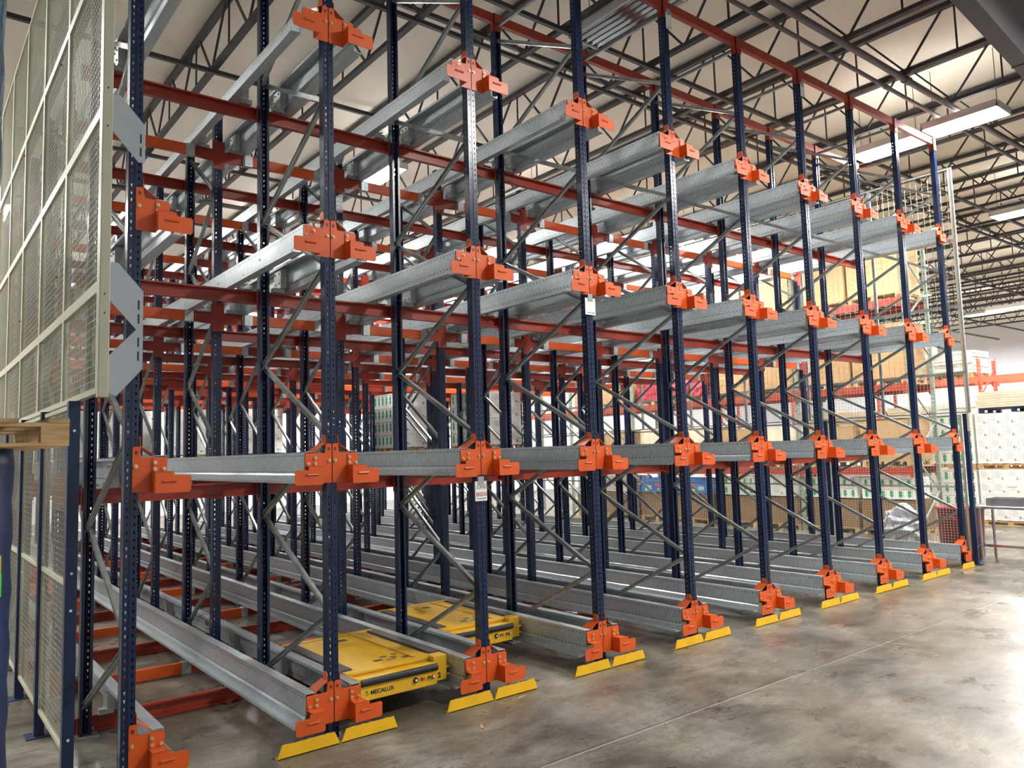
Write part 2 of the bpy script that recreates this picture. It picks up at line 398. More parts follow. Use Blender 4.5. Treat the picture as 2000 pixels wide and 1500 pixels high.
me_cross = mesh('cross_bracket', cross, 'orange_deep_and_shade'); me_cross_end = {s: mesh('cross_bracket', lambda bm, s=s: cross(bm, (s,)), 'orange_deep_and_shade') for s in (-1, 1)}
def make_frame(front):
    d = FD[0] if front else FD[1]; H = ZT if front else 5.75
    t = thing('upright_frame', '', 'rack upright', (0, 0, 0), 0, 'blue upright frames of the shuttle rack')
    mp = me_post_tall if front else me_post_short
    put('post', mp, t); put('post', mp, t, (0, d, 0), math.pi)
    put('foot_plate', me_foot, t); put('foot_plate', me_foot, t, (0, d, 0), math.pi)
    up = mesh('brace_up', brace_mesh(d, .67, 0), 'zinc'); dn = mesh('brace_down', brace_mesh(d, -.67, 1), 'zinc')
    z = .22; k = 0
    # rear nodes .22+1.34k, front nodes .89+1.34k
    zr = .22
    while zr + .67 < H - .15:
        put('brace', dn, t, (0, 0, zr + .67)); 
        if zr + 1.34 < H: put('brace', up, t, (0, 0, zr + .67))
        zr += 1.34
    flat = mesh('brace_flat', brace_mesh(d, 0, 0), 'zinc')
    put('brace', flat, t, (0, 0, H - .1)); 
    if not front:
        for zl in Z: put('cross_bracket', me_cross, t, (0, 0, zl))
    return t
fr0 = make_frame(True); fr1 = make_frame(False)
def rowname(r): return 'leftmost' if r == 0 else ('rightmost' if r == 9 else ORD[r] + ' from left')
for r in range(10):
    for k in range(8):
        lab = ('tall blue perforated upright frame at the front of the rack, %s row' if k == 0 else 'shorter blue upright frame, ' + ORD[k] + ' one back from the aisle, %s row') % rowname(r)
        src = fr0 if k == 0 else fr1; loc = (r * D - D, FY[k], 0)
        f = src if (r == 1 and k < 2) else dup(src, loc, lab)
        f.location = loc; f['label'] = lab
        if k and r in (0, 9):
            for c in f.children:
                if c.name.startswith('cross'): c.data = me_cross_end[1 if r == 0 else -1]

# ------------------------------------------------------------------ rails (one folded channel per lane side and level)
def rail(s):
    def f(bm):
        P = [(.135, .215), (.135, .236), (.215, .236), (.215, .075), (.228, .062), (.231, .012), (.305, .008), (.305, .026)]
        strip(bm, [(s * x, z) for x, z in P], .004, RAIL_L, .004)
        for y in [.9 + 1.1 * i for i in range(15)]:
            for zz in (.15,): cyl(bm, (s * .215, y, zz), (s * .222, y, zz), .008, 6)
            cyl(bm, (s * .215, y + .4, .1), (s * .222, y + .4, .1), .006, 6)
    return f
rm = {s: mesh('rail', rail(s), 'galv') for s in (-1, 1)}
def splice(s):
    def f(bm):
        box(bm, min(s * .15, s * .209), max(s * .15, s * .209), 0, .16, .035, .225)
        box(bm, min(s * .10, s * .209), max(s * .10, s * .209), .05, .11, .0, .04)
        for a in (.04, .12):
            for b in (.08, .17): cyl(bm, (s * .15, a, b), (s * .14, a, b), .009, 6)
    return f
sm = {s: mesh('splice_bracket', splice(s), 'galv_plain') for s in (-1, 1)}
for r in range(10):
    for s in (-1, 1):
        if (r == 0 and s < 0) or (r == 9 and s > 0): continue
        for l in range(4):
            o = put('pallet_rail', rm[s], None, (r * D - D, 0, Z[l]))
            tag(o, 'galvanised rail %s of the %s post row, %s level' % ('left' if s < 0 else 'right', rowname(r), LVL[l]), 'rail', 'galvanised pallet rails')
            for y in [1.36, 2.62] + FY[2:7]: put('splice_bracket', sm[s], o, (0, y, 0))

# ------------------------------------------------------------------ orange end brackets
def plate(s):
    def f(bm):
        P = [(.004, .006), (.010, 0), (.125, 0), (.125, .10), (.215, .10), (.215, .218), (.207, .226), (.060, .226), (.052, .262), (.050, .288), (.042, .297), (.012, .297), (.004, .288)]
        prism(bm, [(s * x, z) for x, z in P], lambda p, k: (p[0], -.007 if k else -.001, p[1]))
        box(bm, min(s * .028, s * .034), max(s * .028, s * .034), -.0085, -.006, .245, .268, 1); box(bm, min(s * .018, s * .024), max(s * .018, s * .024), -.0085, -.006, .245, .268, 1)
    return f
def stop(s):
    def f(bm):
        x = lambda a, b: (min(s * a, s * b), max(s * a, s * b)); y = -.115
        prism(bm, [(s * .125, -.008), (s * .325, -.008), (s * .34, .004), (s * .34, .093), (s * .33, .103), (s * .235, .103), (s * .235, .128), (s * .125, .128)],
              lambda p, k: (p[0], y if k else y + .006, p[1]))
        a, b = x(.119, .125); box(bm, a, b, y, -.007, -.004, .128)
        a, b = x(.119, .215); box(bm, a, b, y, -.007, .126, .132)
        a, b = x(.125, .215); box(bm, a, b, -.013, -.007, .128, .218)
        a, b = x(.165, .250); cyl(bm, (a, y - .003, .068), (b, y - .003, .068), .008, 8)
    return f
def wing(s):
    def f(bm):
        # vertical tongue beside the post, then a plate folding outward and down behind the bracket
        prism(bm, [(-.002, .275), (.065, .275), (.065, .350), (.055, .365), (.012, .365), (-.002, .345)], lambda p, k: (s * (.048 + (.004 if k else 0)), p[0], p[1]))
        q = [(s * .05, -.002, .300), (s * .05, .10, .300), (s * .142, .13, .236), (s * .142, -.002, .236)]
        a = [bm.verts.new(v) for v in q]; b = [bm.verts.new((v[0], v[1], v[2] + .005)) for v in q]
        bm.faces.new(a); bm.faces.new(b[::-1])
        for i in range(4): bm.faces.new((a[i], a[(i + 1) % 4], b[(i + 1) % 4], b[i]))
    return f
def bolt(bm): cyl(bm, (0, -.007, 0), (0, -.013, 0), .013, 12); cyl(bm, (0, -.013, 0), (0, -.020, 0), .0095, 6); cyl(bm, (0, -.020, 0), (0, -.026, 0), .005, 8)
me_bolt = mesh('bolt', bolt, 'bolt')
def make_bracket(s):
    t = thing('rail_bracket', '', 'rack bracket', (0, 0, 0), 0, 'orange end brackets along the aisle')
    obj('mounting_plate', plate(s), ('orange', 'ink'), t)
    obj('end_stop', stop(s), 'orange', t); obj('guide_wing', wing(s), 'orange', t)
    for x, z, y in ((.140, .190, -.006), (.195, .148, -.006), (.140, .148, -.006), (.024, .168, 0)): put('bolt', me_bolt, t, (s * x, y, z), label='brass coloured bolt')
    return t
bk = {s: make_bracket(s) for s in (-1, 1)}; used = set()
for r in range(10):
    for s in (-1, 1):
        if (r == 0 and s < 0) or (r == 9 and s > 0): continue
        for l in range(4):
            lab = 'orange bracket on the %s of the %s front post, %s level' % ('left side' if s < 0 else 'right side', rowname(r).replace(' from left', ''), LVL[l])
            loc = (r * D - D, -.004, Z[l])
            if s not in used: used.add(s); bk[s].location = loc; bk[s]['label'] = lab
            else: dup(bk[s], loc, lab)

# ------------------------------------------------------------------ cross beams
def cbeam(y):
    def f(bm):
        x0, x1 = -D - .1, 8 * D + .1
        box(bm, x0, x1, y + .05, y + .054, -.125, -.005)
        for z in (-.125, -.009): box(bm, x0, x1, y + .004, y + .054, z, z + .004)
        for z in (-.125, -.020): box(bm, x0, x1, y + .004, y + .008, z, z + .015)
        for r in range(10):
            for sx in (-.045, .045):
                box(bm, r * D - D + sx - .004, r * D - D + sx + .004, y - .03, y + .004, -.17, .01)
            for sx in (-.25, .25): cyl(bm, (r * D - D + sx, y + .004, -.065), (r * D - D + sx, y - .002, -.065), .009, 6)
    return f
cb = mesh('channel_beam', cbeam(0), 'orange_deep_and_shade')
for k in range(8):
    for l in range(4):
        o = put('channel_beam', cb, None, (0, FY[k] + FD[k], max(Z[l], .13)))
        tag(o, 'shade-darkened orange channel beam, %s rail level, behind the %s frame line from the aisle' % (LVL[l], ORD[k]), 'beam', 'long shade-darkened orange channel beams')
W0 = .262; W1 = D - .262
bt = thing('cross_beam', '', 'beam', (0, 0, 0), 0, 'short orange cross beams between the posts')
obj('box_section', lambda bm: box(bm, W0 + .06, W1 - .06, -.055, -.005, -.112, -.004), 'orange', bt, bevel=.004)
def clip(x, s):
    def f(bm):
        box(bm, min(x, x + s * .085), max(x, x + s * .085), -.062, .002, -.118, 0)
        for zz in (-.03, -.09): cyl(bm, (x + s * .045, -.062, zz), (x + s * .045, -.07, zz), .008, 6)
    return f
obj('end_clip', clip(W0, 1), 'galv_plain', bt, label='galvanised end clip'); obj('end_clip', clip(W1, -1), 'galv_plain', bt, label='galvanised end clip')
first = True
for k in range(1, 8):
    for r in range(9):
        for l in range(4):
            lab = 'short orange beam, %s lane from left, %s frame back, %s level' % (ORD[r], ORD[k], LVL[l])
            loc = (r * D - D, FY[k], Z[l] - .004)
            if first: bt.location = loc; bt['label'] = lab; first = False
            else: dup(bt, loc, lab)
# top tie beams over the tall front frames
def tie(bm):
    x0, x1 = -D - .06, 8 * D + .06
    box(bm, x0, x1, -.03, .03, -.055, .055)
    for r in range(10):
        x = r * D - D
        box(bm, x - .05, x + .05, -.045, -.035, -.16, .055); box(bm, x - .05, x - .044, -.045, .03, -.16, .055); box(bm, x + .044, x + .05, -.045, .03, -.16, .055)
        for s in (-.02, .02): cyl(bm, (x + s, -.045, -.1), (x + s, -.052, -.1), .007, 6)
tm = mesh('tie_beam', tie, 'orange_deep_and_shade', bevel=0)
tag(put('tie_beam', tm, None, (0, .037, ZT - .02)), 'red orange tie beam along the tops of the front posts', 'beam')
tag(put('tie_beam', tm, None, (0, FD[0] - .037, ZT - .02)), 'red orange tie beam along the tops of the second line of tall posts', 'beam')

# ------------------------------------------------------------------ yellow floor guards
def guard(s):
    def f(bm):
        n = 14; top = []
        for i in range(n + 1):
            x = .045 + (.44 - .045) * i / n; top.append((x, .095 + random.uniform(-.004, .002)))
        P = [(.004, 0)] + top + [(.475, 0)]
        prism(bm, [(s * x, z) for x, z in P], lambda p, k: (p[0] + 0, -.115 if k else -.108, p[1]))
        box(bm, min(s * .01, s * .47), max(s * .01, s * .47), -.115, -.062, 0, .007)
        prism(bm, [(s * x, z + .0005) for x, z in ((.06, .088), (.425, .088), (.425, .0965), (.2, .0975), (.06, .0965))], lambda p, k: (p[0], -.1085 if k else -.102, p[1]), 1)
    return f
gd = {}
for r in range(1, 10):
    for s in (-1, 1):
        if r == 9 and s > 0: continue
        o = put('floor_guard', mesh('floor_guard', guard(s), 'yellow', 'navy_dark'), None, (r * D - D, 0, 0))
        tag(o, 'yellow floor guard, %s piece at the %s front post' % ('left' if s < 0 else 'right', rowname(r).replace(' from left', '')), 'floor guard', 'yellow floor guards')

# ------------------------------------------------------------------ shuttle carts
def make_cart():
    t = thing('shuttle_cart', '', 'pallet shuttle')
    # origin: middle of the front edge on the floor
    def body(bm):
        box(bm, -.44, .44, .03, 1.34, .19, .345)
        box(bm, -.455, -.44, .02, 1.35, .22, .36); box(bm, .44, .455, .02, 1.35, .22, .36)
    obj('body', body, 'cart_yellow', t, bevel=.006)
    def deck(bm):
        box(bm, -.36, .36, .10, 1.33, .345, .356)
        box(bm, .20, .225, .10, 1.33, .356, .368)
        for x in (-.365,): box(bm, x, x + .02, .10, 1.33, .350, .366)
        box(bm, -.46, .46, .02, .10, .345, .362); box(bm, -.46, .46, 1.27, 1.35, .345, .362)
    obj('top_deck', deck, 'cart_yellow', t)
    for s in (-1, 1): obj('lifting_strip', lambda bm, s=s: box(bm, s * .42 - .05, s * .42 + .05, .11, 1.25, .356, .374), 'pipe', t, label='dark grey lifting strip')
    def bum(bm):
        prism(bm, [(-.42, .165), (.30, .165), (.30, .335), (-.42, .335)], lambda p, k: (p[0], -.11 if k else -.045, p[1]))
        box(bm, -.42, .30, -.045, .03, .17, .33)
        box(bm, -.44, -.42, -.115, .03, .15, .345)
        box(bm, .30, .43, -.06, .03, .17, .375)
    obj('bumper_box', bum, 'cart_yellow', t, bevel=.004)
    obj('rubber_strip', lambda bm: cyl(bm, (-.40, -.105, .305), (.30, -.105, .305), .030, 12), 'rubber', t, label='black rubber strip')
    def side(bm):
        for s in (-1, 1):
            for z in (.20, .26): box(bm, s * .425 - .04, s * .425 + .04, -.05, .02, z, z + .018)
            cyl(bm, (s * .435, -.02, .218), (s * .435, -.02, .26), .028, 12, mi=1)
    obj('guide_wheel', side, ('cart_yellow', 'rubber'), t)
    def wh(bm):
        for s in (-1, 1):
            for y in (.2, .45, .95, 1.2): cyl(bm, (s * .40, y, .222), (s * .455, y, .222), .04, 14)
    obj('wheel', wh, 'rubber', t)
    for x, r, m in ((.09, .022, 'rubber'), (.15, .012, 'dot_red'), (.185, .012, 'dot_amber'), (.22, .012, 'pipe'), (.26, .016, 'dot_red')):
        b = obj('button', lambda bm, r=r: cyl(bm, (0, 0, 0), (0, -.012, 0), r, 14), m, t, (x, -.111, .238))
        if r > .015: obj('button_centre', lambda bm: cyl(bm, (0, -.012, 0), (0, -.017, 0), .010, 12), 'dot_white', b)
    text('lettering', 'MECALUX', .046, 'ink', t, Matrix.Translation((-.215, -.1115, .222)) @ FRONT, label='black lettering')
    def logo(bm):
        for i in range(14):
            a = -2.6 + i * .37 ; b = a + .37
            if 1.3 < a % 6.283 < 1.9: continue
            bar(bm, (.013 * math.cos(a), -.0006, .018 * math.sin(a)), (.013 * math.cos(b), -.0006, .018 * math.sin(b)), .0012, .005, (0, 1, 0))
        box(bm, -.002, .002, -.001, 0, .0, .02)
    obj('logo', logo, 'ink', t, (-.355, -.1105, .224))
    def spots(bm):
        for x, y, w, h in ((-.10, .22, .08, .05), (.0, .30, .06, .04), (.07, .24, .05, .04), (.12, .32, .05, .04), (.0, .19, .09, .03), (.14, .16, .10, .05), (-.02, 1.08, .10, .08)):
            box(bm, x, x + w, y, y + h, .356, .3568)
    obj('worn_patch', spots, 'pipe', t)
    return t
c0 = make_cart(); c0.location = (.70, .25, 0)
c0['label'] = 'yellow pallet shuttle nearest the camera, in the second lane, marked 2'
KIDS.clear()
c1 = dup(c0, (2.10, 1.0, 0), 'yellow pallet shuttle in the third lane, set back from the aisle')
text('number', '2', .062, 'ink', c0, Matrix.Translation((.352, -.0625, .215)) @ FRONT, label='black digit')
for c in (c0, c1): c['group'] = 'yellow pallet shuttles'

# ------------------------------------------------------------------ paper tags on the posts
def tagsheet(label, x, z, w, h, lines, bar_=False, clip_=True):
    t = thing('paper_tag', label, 'tag', (x, -.02, z), 0, 'white tags on the posts')
    obj('sheet', lambda bm: box(bm, -w / 2, w / 2, -.003, 0, -h / 2, h / 2), 'white', t)
    obj('clip', lambda bm: box(bm, -.03, .03, -.008, .012, h / 2 - .03, h / 2 + .04), 'plate', t)
    for i, (s, zz, size, m) in enumerate(lines):
        text('lettering', s, size, m, t, Matrix.Translation((0, -.0035, zz)) @ FRONT)
    if bar_: obj('arrow', lambda bm: (box(bm, -w * .36, w * .36, -.0038, -.003, -h * .39, -h * .36), prism(bm, [(w * .40, -h * .375), (w * .3, -h * .33), (w * .3, -h * .42)], lambda p, k: (p[0], -.0038 if k else -.003, p[1]))), 'ink', t)
tagsheet('white LONG SKIDS tag below the second level bracket of the third front post', 1.384, 1.745, .125, .17, [('LONG', .035, .05, 'print_grey'), ('SKIDS', -.03, .045, 'red_ink')], True)
tagsheet('white tag below the third level bracket of the fourth front post', 2.79, 3.50, .14, .17, [], True)
tagsheet('white tag near the top of the fifth front post', 4.23, 6.98, .10, .20, [], True)
tagsheet('white tag near the top of the seventh front post', 7.03, 6.92, .10, .17, [], False)

# ------------------------------------------------------------------ wire fences either side of the rack
def mesh_panel(L, H, py, pz, t=.0045):
    def f(bm):
        n = int(L / py)
        for i in range(1, n): bar(bm, (0, i * py, 0), (0, i * py, H), t, t)
        m = int(H / pz)
        for i in range(1, m): bar(bm, (t, 0, i * pz), (t, L, i * pz), t, t)
    return f
def panel_frame(L, H, w=.04):
    def f(bm):
        for y in (0, L - w): box(bm, -.02, .02, y, y + w, 0, H)
        for z in (0, H - w): box(bm, -.02, .02, w, L - w, z, z + w)
    return f
zu = [2.51, 3.19, 4.33, 5.46, 6.72]
def fence(side, X, label):
    g = 'wire mesh panels of the %s fence' % side
    L = 1.30 if side == 'left' else 1.45
    pm = {}
    names = ['lowest raised', 'second raised', 'third raised', 'top']
    for zi in range(4):
        H = zu[zi + 1] - zu[zi]
        py, pz = (.05, .05) if side == 'left' else (.10, .10)
        if side == 'right' and zi < 1: py = pz = .06
        proto = None
        for k in range(12 if side == 'left' else 10):
            lab = 'cream mesh panel of the %s fence, %s tier, %s from the aisle' % (side, names[zi], ORD[k])
            loc = (X, -.15 + k * L, zu[zi])
            if proto is None:
                proto = thing('mesh_panel', lab, 'fence panel', loc, 0, g)
                obj('panel_frame', panel_frame(L, H, .035 if side == 'left' else .022), 'cream' if side == 'left' else 'zinc', proto); obj('wire_mesh', mesh_panel(L, H, py, pz, .0038 if side == 'left' else .0045), 'wire', proto)
            else: dup(proto, loc, lab)
    # lower panels between navy posts
    y0 = .42 if side == 'left' else -.05; xl = X - .05 if side == 'left' else X + .03
    Lp = 1.25 if side == 'left' else 2.5
    proto = None
    for k in range(8 if side == 'left' else 6):
        lab = 'floor level wire mesh panel of the %s fence, %s from the aisle' % (side, ORD[k])
        loc = (xl, y0 + k * Lp + .07, .18)
        if proto is None:
            proto = thing('mesh_panel', lab, 'fence panel', loc, 0, g)
            def pf(bm):
                for y in (0, Lp - .11): box(bm, -.012, .012, y, y + .03, 0, 2.3)
                for z in (0, 1.08, 2.27): box(bm, -.012, .012, 0, Lp - .08, z, z + .03)
            obj('panel_frame', pf, 'cream', proto)
            obj('wire_mesh', mesh_panel(Lp - .08, 2.3, .030 if side == 'left' else .05, .045, .0018 if side == 'left' else .0035), 'wire', proto)
        else: dup(proto, loc, lab)
    proto = None
    for k in range(9 if side == 'left' else 7):
        lab = 'navy steel fence post of the %s fence, %s from the aisle' % (side, ORD[k])
        loc = (xl, y0 + k * Lp, 0)
        if proto is None:
            proto = thing('fence_post', lab, 'fence post', loc, 0, 'navy posts of the %s fence' % side)
            obj('shaft', lambda bm: box(bm, -.035, .035, -.035, .035, .008, 2.50), 'navy_dark', proto)
            obj('base_plate', lambda bm: box(bm, -.09, .09, -.09, .09, 0, .008), 'navy_dark', proto)
            def fx(bm):
                for z in (.30, 1.12, 1.36, 2.30): cyl(bm, (0, -.035, z), (0, -.042, z), .009, 8); 
            obj('fixing', fx, 'dot_white', proto)
        else: dup(proto, loc, lab)
    # cream standards tying the raised panels to the rack
    o = thing('fence_standard', 'tall cream steel standard at the front end of the %s fence' % side, 'fence post', (X + (.005 if side == 'left' else 0), -.20 if side == 'left' else -.101, 0))
    sw = .03 if side == 'left' else .018; obj('shaft', lambda bm: box(bm, -sw, sw, -sw, sw, 2.48 if side == 'left' else 2.2, 6.72), 'cream', o, bevel=.004)
    def hole(bm):
        for z in (3.0, 3.12, 4.2, 4.45, 5.2): box(bm, -.004, .004, -.0315, -.0295, z, z + .012)
    obj('bolt_hole', hole, 'ink', o)
    s = 1 if side == 'left' else -1
    if side == 'left':
        for i, (zc, sh) in enumerate(((2.62, 1), (3.22, -1), (4.32, -1))):
            P = [(.0, -.10), (.0, .12), (.16, .30), (.20, .30), (.20, .05), (.05, -.13)] if sh > 0 else [(.0, -.12), (.0, .12), (.05, .12), (.20, -.05), (.20, -.30), (.16, -.30)]
            def pl(bm, P=P): 
                prism(bm, P, lambda p, k: (p[0] + .0, -.004 if k else 0, p[1]))
            t = thing('tie_plate', 'pale slotted plate between cream standard and leftmost post, %s' % ['lowest one', 'middle one', 'highest one'][i], 'plate', (X + .035, -.19, zc), 0, 'pale tie plates on the left fence')
            obj('plate', pl, 'plate', t)
            def sl(bm, sh=sh):
                for k in range(2): box(bm, .168, .178, -.0055, -.0035, (.10 if sh > 0 else -.26) + k * .09, (.16 if sh > 0 else -.20) + k * .09)
            obj('slot', sl, 'ink', t)
fence('left', -1.62, 'l'); fence('right', 11.42, 'r')

# ================================================================== cartons, pallets and loads
def wpallet(name, x, y, z, lx, ly, label, m='wood', rz=0, h=.13, group=None):
    def f(bm):
        n = 6
        for i in range(n):
            w = .09; u = -lx / 2 + i * (lx - w) / (n - 1); box(bm, u, u + w, -ly / 2, ly / 2, h - .02, h)
        for s in (-1, 0, 1):
            box(bm, s * 0 - lx / 2, lx / 2, s * (ly / 2 - .05) - .045, s * (ly / 2 - .05) + .045, h - .04, h - .02)
            for u in (-1, 0, 1): box(bm, u * (lx / 2 - .06) - .06, u * (lx / 2 - .06) + .06, s * (ly / 2 - .05) - .045, s * (ly / 2 - .05) + .045, .018, h - .04)
            box(bm, -lx / 2, lx / 2, s * (ly / 2 - .05) - .045, s * (ly / 2 - .05) + .045, 0, .018)
    o = obj(name, f, m, None, (x, y, z), rz); return tag(o, label, 'pallet', group)
def arrow_pts(cx, cz, w, h):
    return [(cx - w * .28, cz + h * .5), (cx + w * .28, cz + h * .5), (cx + w * .42, cz + h * .25), (cx + w * .28, cz), (cx + w * .5, cz - h * .1), (cx, cz - h * .5), (cx - w * .5, cz - h * .1), (cx - w * .28, cz), (cx - w * .42, cz + h * .25)]
def carton_mesh(w, d, h, kind):
    """green arrows on one pair of faces, grey text on the other. kind 'g': arrows on the -X face"""
    def face_g(bm, f):
        L = d if kind == 'g' else w
        for c in ((-.25, .25) if L > .3 else (0,)):
            prism(bm, arrow_pts(c * L, h * .44, .25 * L * (1 if L > .3 else 1.4), h * .70), lambda p, k: f(p[0], p[1], k), 1)
        prism(bm, [(-L * .4, h * .86), (L * .4, h * .86), (L * .4, h * .9), (-L * .4, h * .9)], lambda p, k: f(p[0], p[1], k), 3)
    def face_t(bm, f):
        L = w if kind == 'g' else d
        for i in range(5):
            zz = h * (.82 - i * .11); prism(bm, [(-L * .36, zz), (L * (.0 + .07 * (i % 3)), zz), (L * (.0 + .07 * (i % 3)), zz + h * .022), (-L * .36, zz + h * .022)], lambda p, k: f(p[0], p[1], k), 2)
        prism(bm, [(L * .12, h * .18), (L * .24, h * .18), (L * .24, h * .34), (L * .18, h * .40), (L * .12, h * .34)], lambda p, k: f(p[0], p[1], k), 2)
        prism(bm, [(L * .3, h * .2), (L * .36, h * .2), (L * .36, h * .28), (L * .3, h * .28)], lambda p, k: f(p[0], p[1], k), 2)
    def f(bm):
        box(bm, -w / 2 + .002, w / 2 - .002, -d / 2 + .002, d / 2 - .002, .001, h - .003)
        fx = lambda a, z, k: (-w / 2 + (.0 if k else .002), -a, z); fy = lambda a, z, k: (a, -d / 2 + (0 if k else .002), z)
        if kind == 'g': face_g(bm, fx); face_t(bm, fy)
        else: face_g(bm, fy); face_t(bm, fx)
    return mesh('carton', f, 'white_box', 'print_green', 'print_grey', 'red_ink')
CM = {}
def carton_stack(x, y, z, nx, ny, nz, w, d, h, kind, where):
    """x,y: the near left corner (-X,-Y); only cartons that show on the -X, -Y or top faces"""
    key = (w, d, h, kind)
    if key not in CM: CM[key] = carton_mesh(w, d, h, kind)
    for i in range(nx):
        for j in range(ny):
            for k in range(nz):
                if i and j: continue
                o = put('carton', CM[key], None, (x + w * (i + .5), y + d * (j + .5), z + h * k), random.uniform(-.008, .008))
                tag(o, 'white carton with green arrows, %s' % where, 'carton', 'white cartons ' + where)
# loads standing on the second-level rails, deep in the rack
z1 = Z[1] + .238
for i, (ln, y, kind, n) in enumerate(((5, 7.9, 'g', 4), (4, 8.9, 'g', 4), (3, 14.6, 'g', 4), (2, 15.2, 'g', 4), (1, 16.0, 'g', 4), (6, 14.0, 'g', 4), (0, 16.2, 'g', 4))):
    x = ln * D + .10 if True else 0
    where = 'in the %s lane on the second level' % ORD[ln + 1] if ln < 8 else ''
    wpallet('wooden_pallet', x + .6, y + .5, z1, 1.2, 1.0, 'wooden pallet under cartons, %s lane, second level' % ORD[ln + 1], group='pallets inside the rack')
    carton_stack(x, y, z1 + .131, 3, 2 if i > 1 else 3, n, .4, .5 if i > 1 else .333, .29, kind, where)

# selective rack to the right of the shuttle rack
def sel_post(H):
    def f(bm):
        perf(bm, (0, -.04, 0), (0, 1, 0), .08, H, [.02, .06], .10, .016, .035, .6)
        perf(bm, (0, -.04, 0), (1, 0, 0), .07, H, [.035], .10, .016, .035, .6)
        bmesh.ops.remove_doubles(bm, verts=bm.verts, dist=.0004)
        box(bm, 0, .07, .037, .04, 0, H)
    return f
def sel_frame(x, y, H, m, label, depth=1.15, group='uprights of the pallet racks'):
    t = thing('pallet_rack_frame', label, 'rack upright', (x, y, 0), 0, group)
    me = mesh('sel_post', sel_post(H), m)
    put('post', me, t); put('post', me, t, (depth, 0, 0), math.pi)
    z = .2; k = 0
    while z + .7 < H:
        a, b = (.05, depth - .05) if k % 2 == 0 else (depth - .05, .05)
        obj('brace', lambda bm, a=a, b=b: bar(bm, (a, 0, 0), (b, 0, .75), .03, .03), m, t, (0, 0, z)); z += .75; k += 1
    return t
sy = [2.2, 4.9, 7.6, 10.3, 13.0, 15.7]
for i, y in enumerate(sy): sel_frame(14.5, y, 6.4, 'green_grey', 'grey green perforated rack frame beyond the right fence, %s from the front' % ORD[i])
def rbeam(L, h, m): 
    return mesh('rack_beam', lambda bm: (box(bm, -.025, .025, .045, L - .045, -h, 0), box(bm, -.032, -.024, .03, .1, -h - .06, .05), box(bm, -.032, -.024, L - .1, L - .03, -h - .06, .05)), m)
bm_ = rbeam(2.7, .16, 'orange_deep_and_shade')
zl = [1.50, 3.32, 5.22]
for i in range(5):
    for l, z in enumerate(zl):
        for b, x in enumerate((14.475, 15.68)):
            tag(put('rack_beam', bm_, None, (x, sy[i], z)), 'red brown load beam of the near pallet rack, %s bay, %s level, %s side' % (ORD[i], ORD[l], 'aisle' if b == 0 else 'far'), 'beam', 'load beams of the near pallet rack')
bigs = {}
def deck(L):
    def f(bm):
        for k in range(14): box(bm, -.02, 1.225, .06 + k * (L - .18) / 13, .06 + k * (L - .18) / 13 + .06, 0, .010)
    return f
dk = mesh('slatted_deck', deck(2.7), 'galv_plain')
for i in range(5):
    for l, z in enumerate(zl):
        tag(put('slatted_deck', dk, None, (14.475, sy[i], z + .001)), 'slatted steel deck of the near pallet rack, %s bay, %s level' % (ORD[i], ORD[l]), 'rack deck', 'decks of the near pallet rack')
def bigbox(x, y, z, lx, ly, h, m, label, name='cardboard_box', cat='box', group=None, pallet=True, tape=False):
    zz = z
    if pallet: wpallet('wooden_pallet', x + lx / 2, y + ly / 2, z, lx, ly, 'pallet under ' + label, group='pallets in the near pallet rack'); zz = z + .131
    def f(bm):
        box(bm, 0, lx, 0, ly, .001, h); box(bm, -.004, lx * .5 - .002, -.004, ly + .004, h - .012, h + .003); box(bm, lx * .5 + .002, lx + .004, -.004, ly + .004, h - .012, h + .003)
        if tape: box(bm, -.002, 0, ly * .45, ly * .5, 0, h)
    o = obj(name, f, m, None, (x, y, zz)); return tag(o, label, cat, group)
X0 = 14.6
for i in range(4):
    for j in range(2):
        y = sy[i] + .12 + j * 1.27; n = '%s bay, %s half' % (ORD[i], 'near' if j == 0 else 'far')
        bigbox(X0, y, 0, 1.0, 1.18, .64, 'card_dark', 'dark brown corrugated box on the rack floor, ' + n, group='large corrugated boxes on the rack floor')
        if i == 2:
            bigbox(X0, y, .80, 1.0, 1.15, .40, 'blue_box', 'bright blue retail box on the floor tier, ' + n, name='blue_box', pallet=False, group='blue boxes')
            def st(bm):
                box(bm, -.003, 0, .15, .35, .1, .2, 1); box(bm, -.003, 0, .45, .62, .18, .27, 2); box(bm, -.003, 0, .75, 1.0, .05, .2, 1)
                cyl(bm, (-.003, .5, .09), (0, .5, .09), .05, 12, mi=0)
            tag(obj('sticker_set', st, ('sticker', 'white', 'salmon'), None, (X0 - .001, y, .80)), 'yellow, white and red stickers on the blue box, ' + n, 'sticker', 'stickers on the blue boxes')
        elif i != 2:
            carton_stack(X0, y, .80, 2, 3 if i < 2 else 2, 2, .4, .38 if i < 2 else .57, .235, 'g' if (i + j) % 2 == 0 or i == 0 and j == 1 else 't', 'floor tier of the near rack, ' + n)
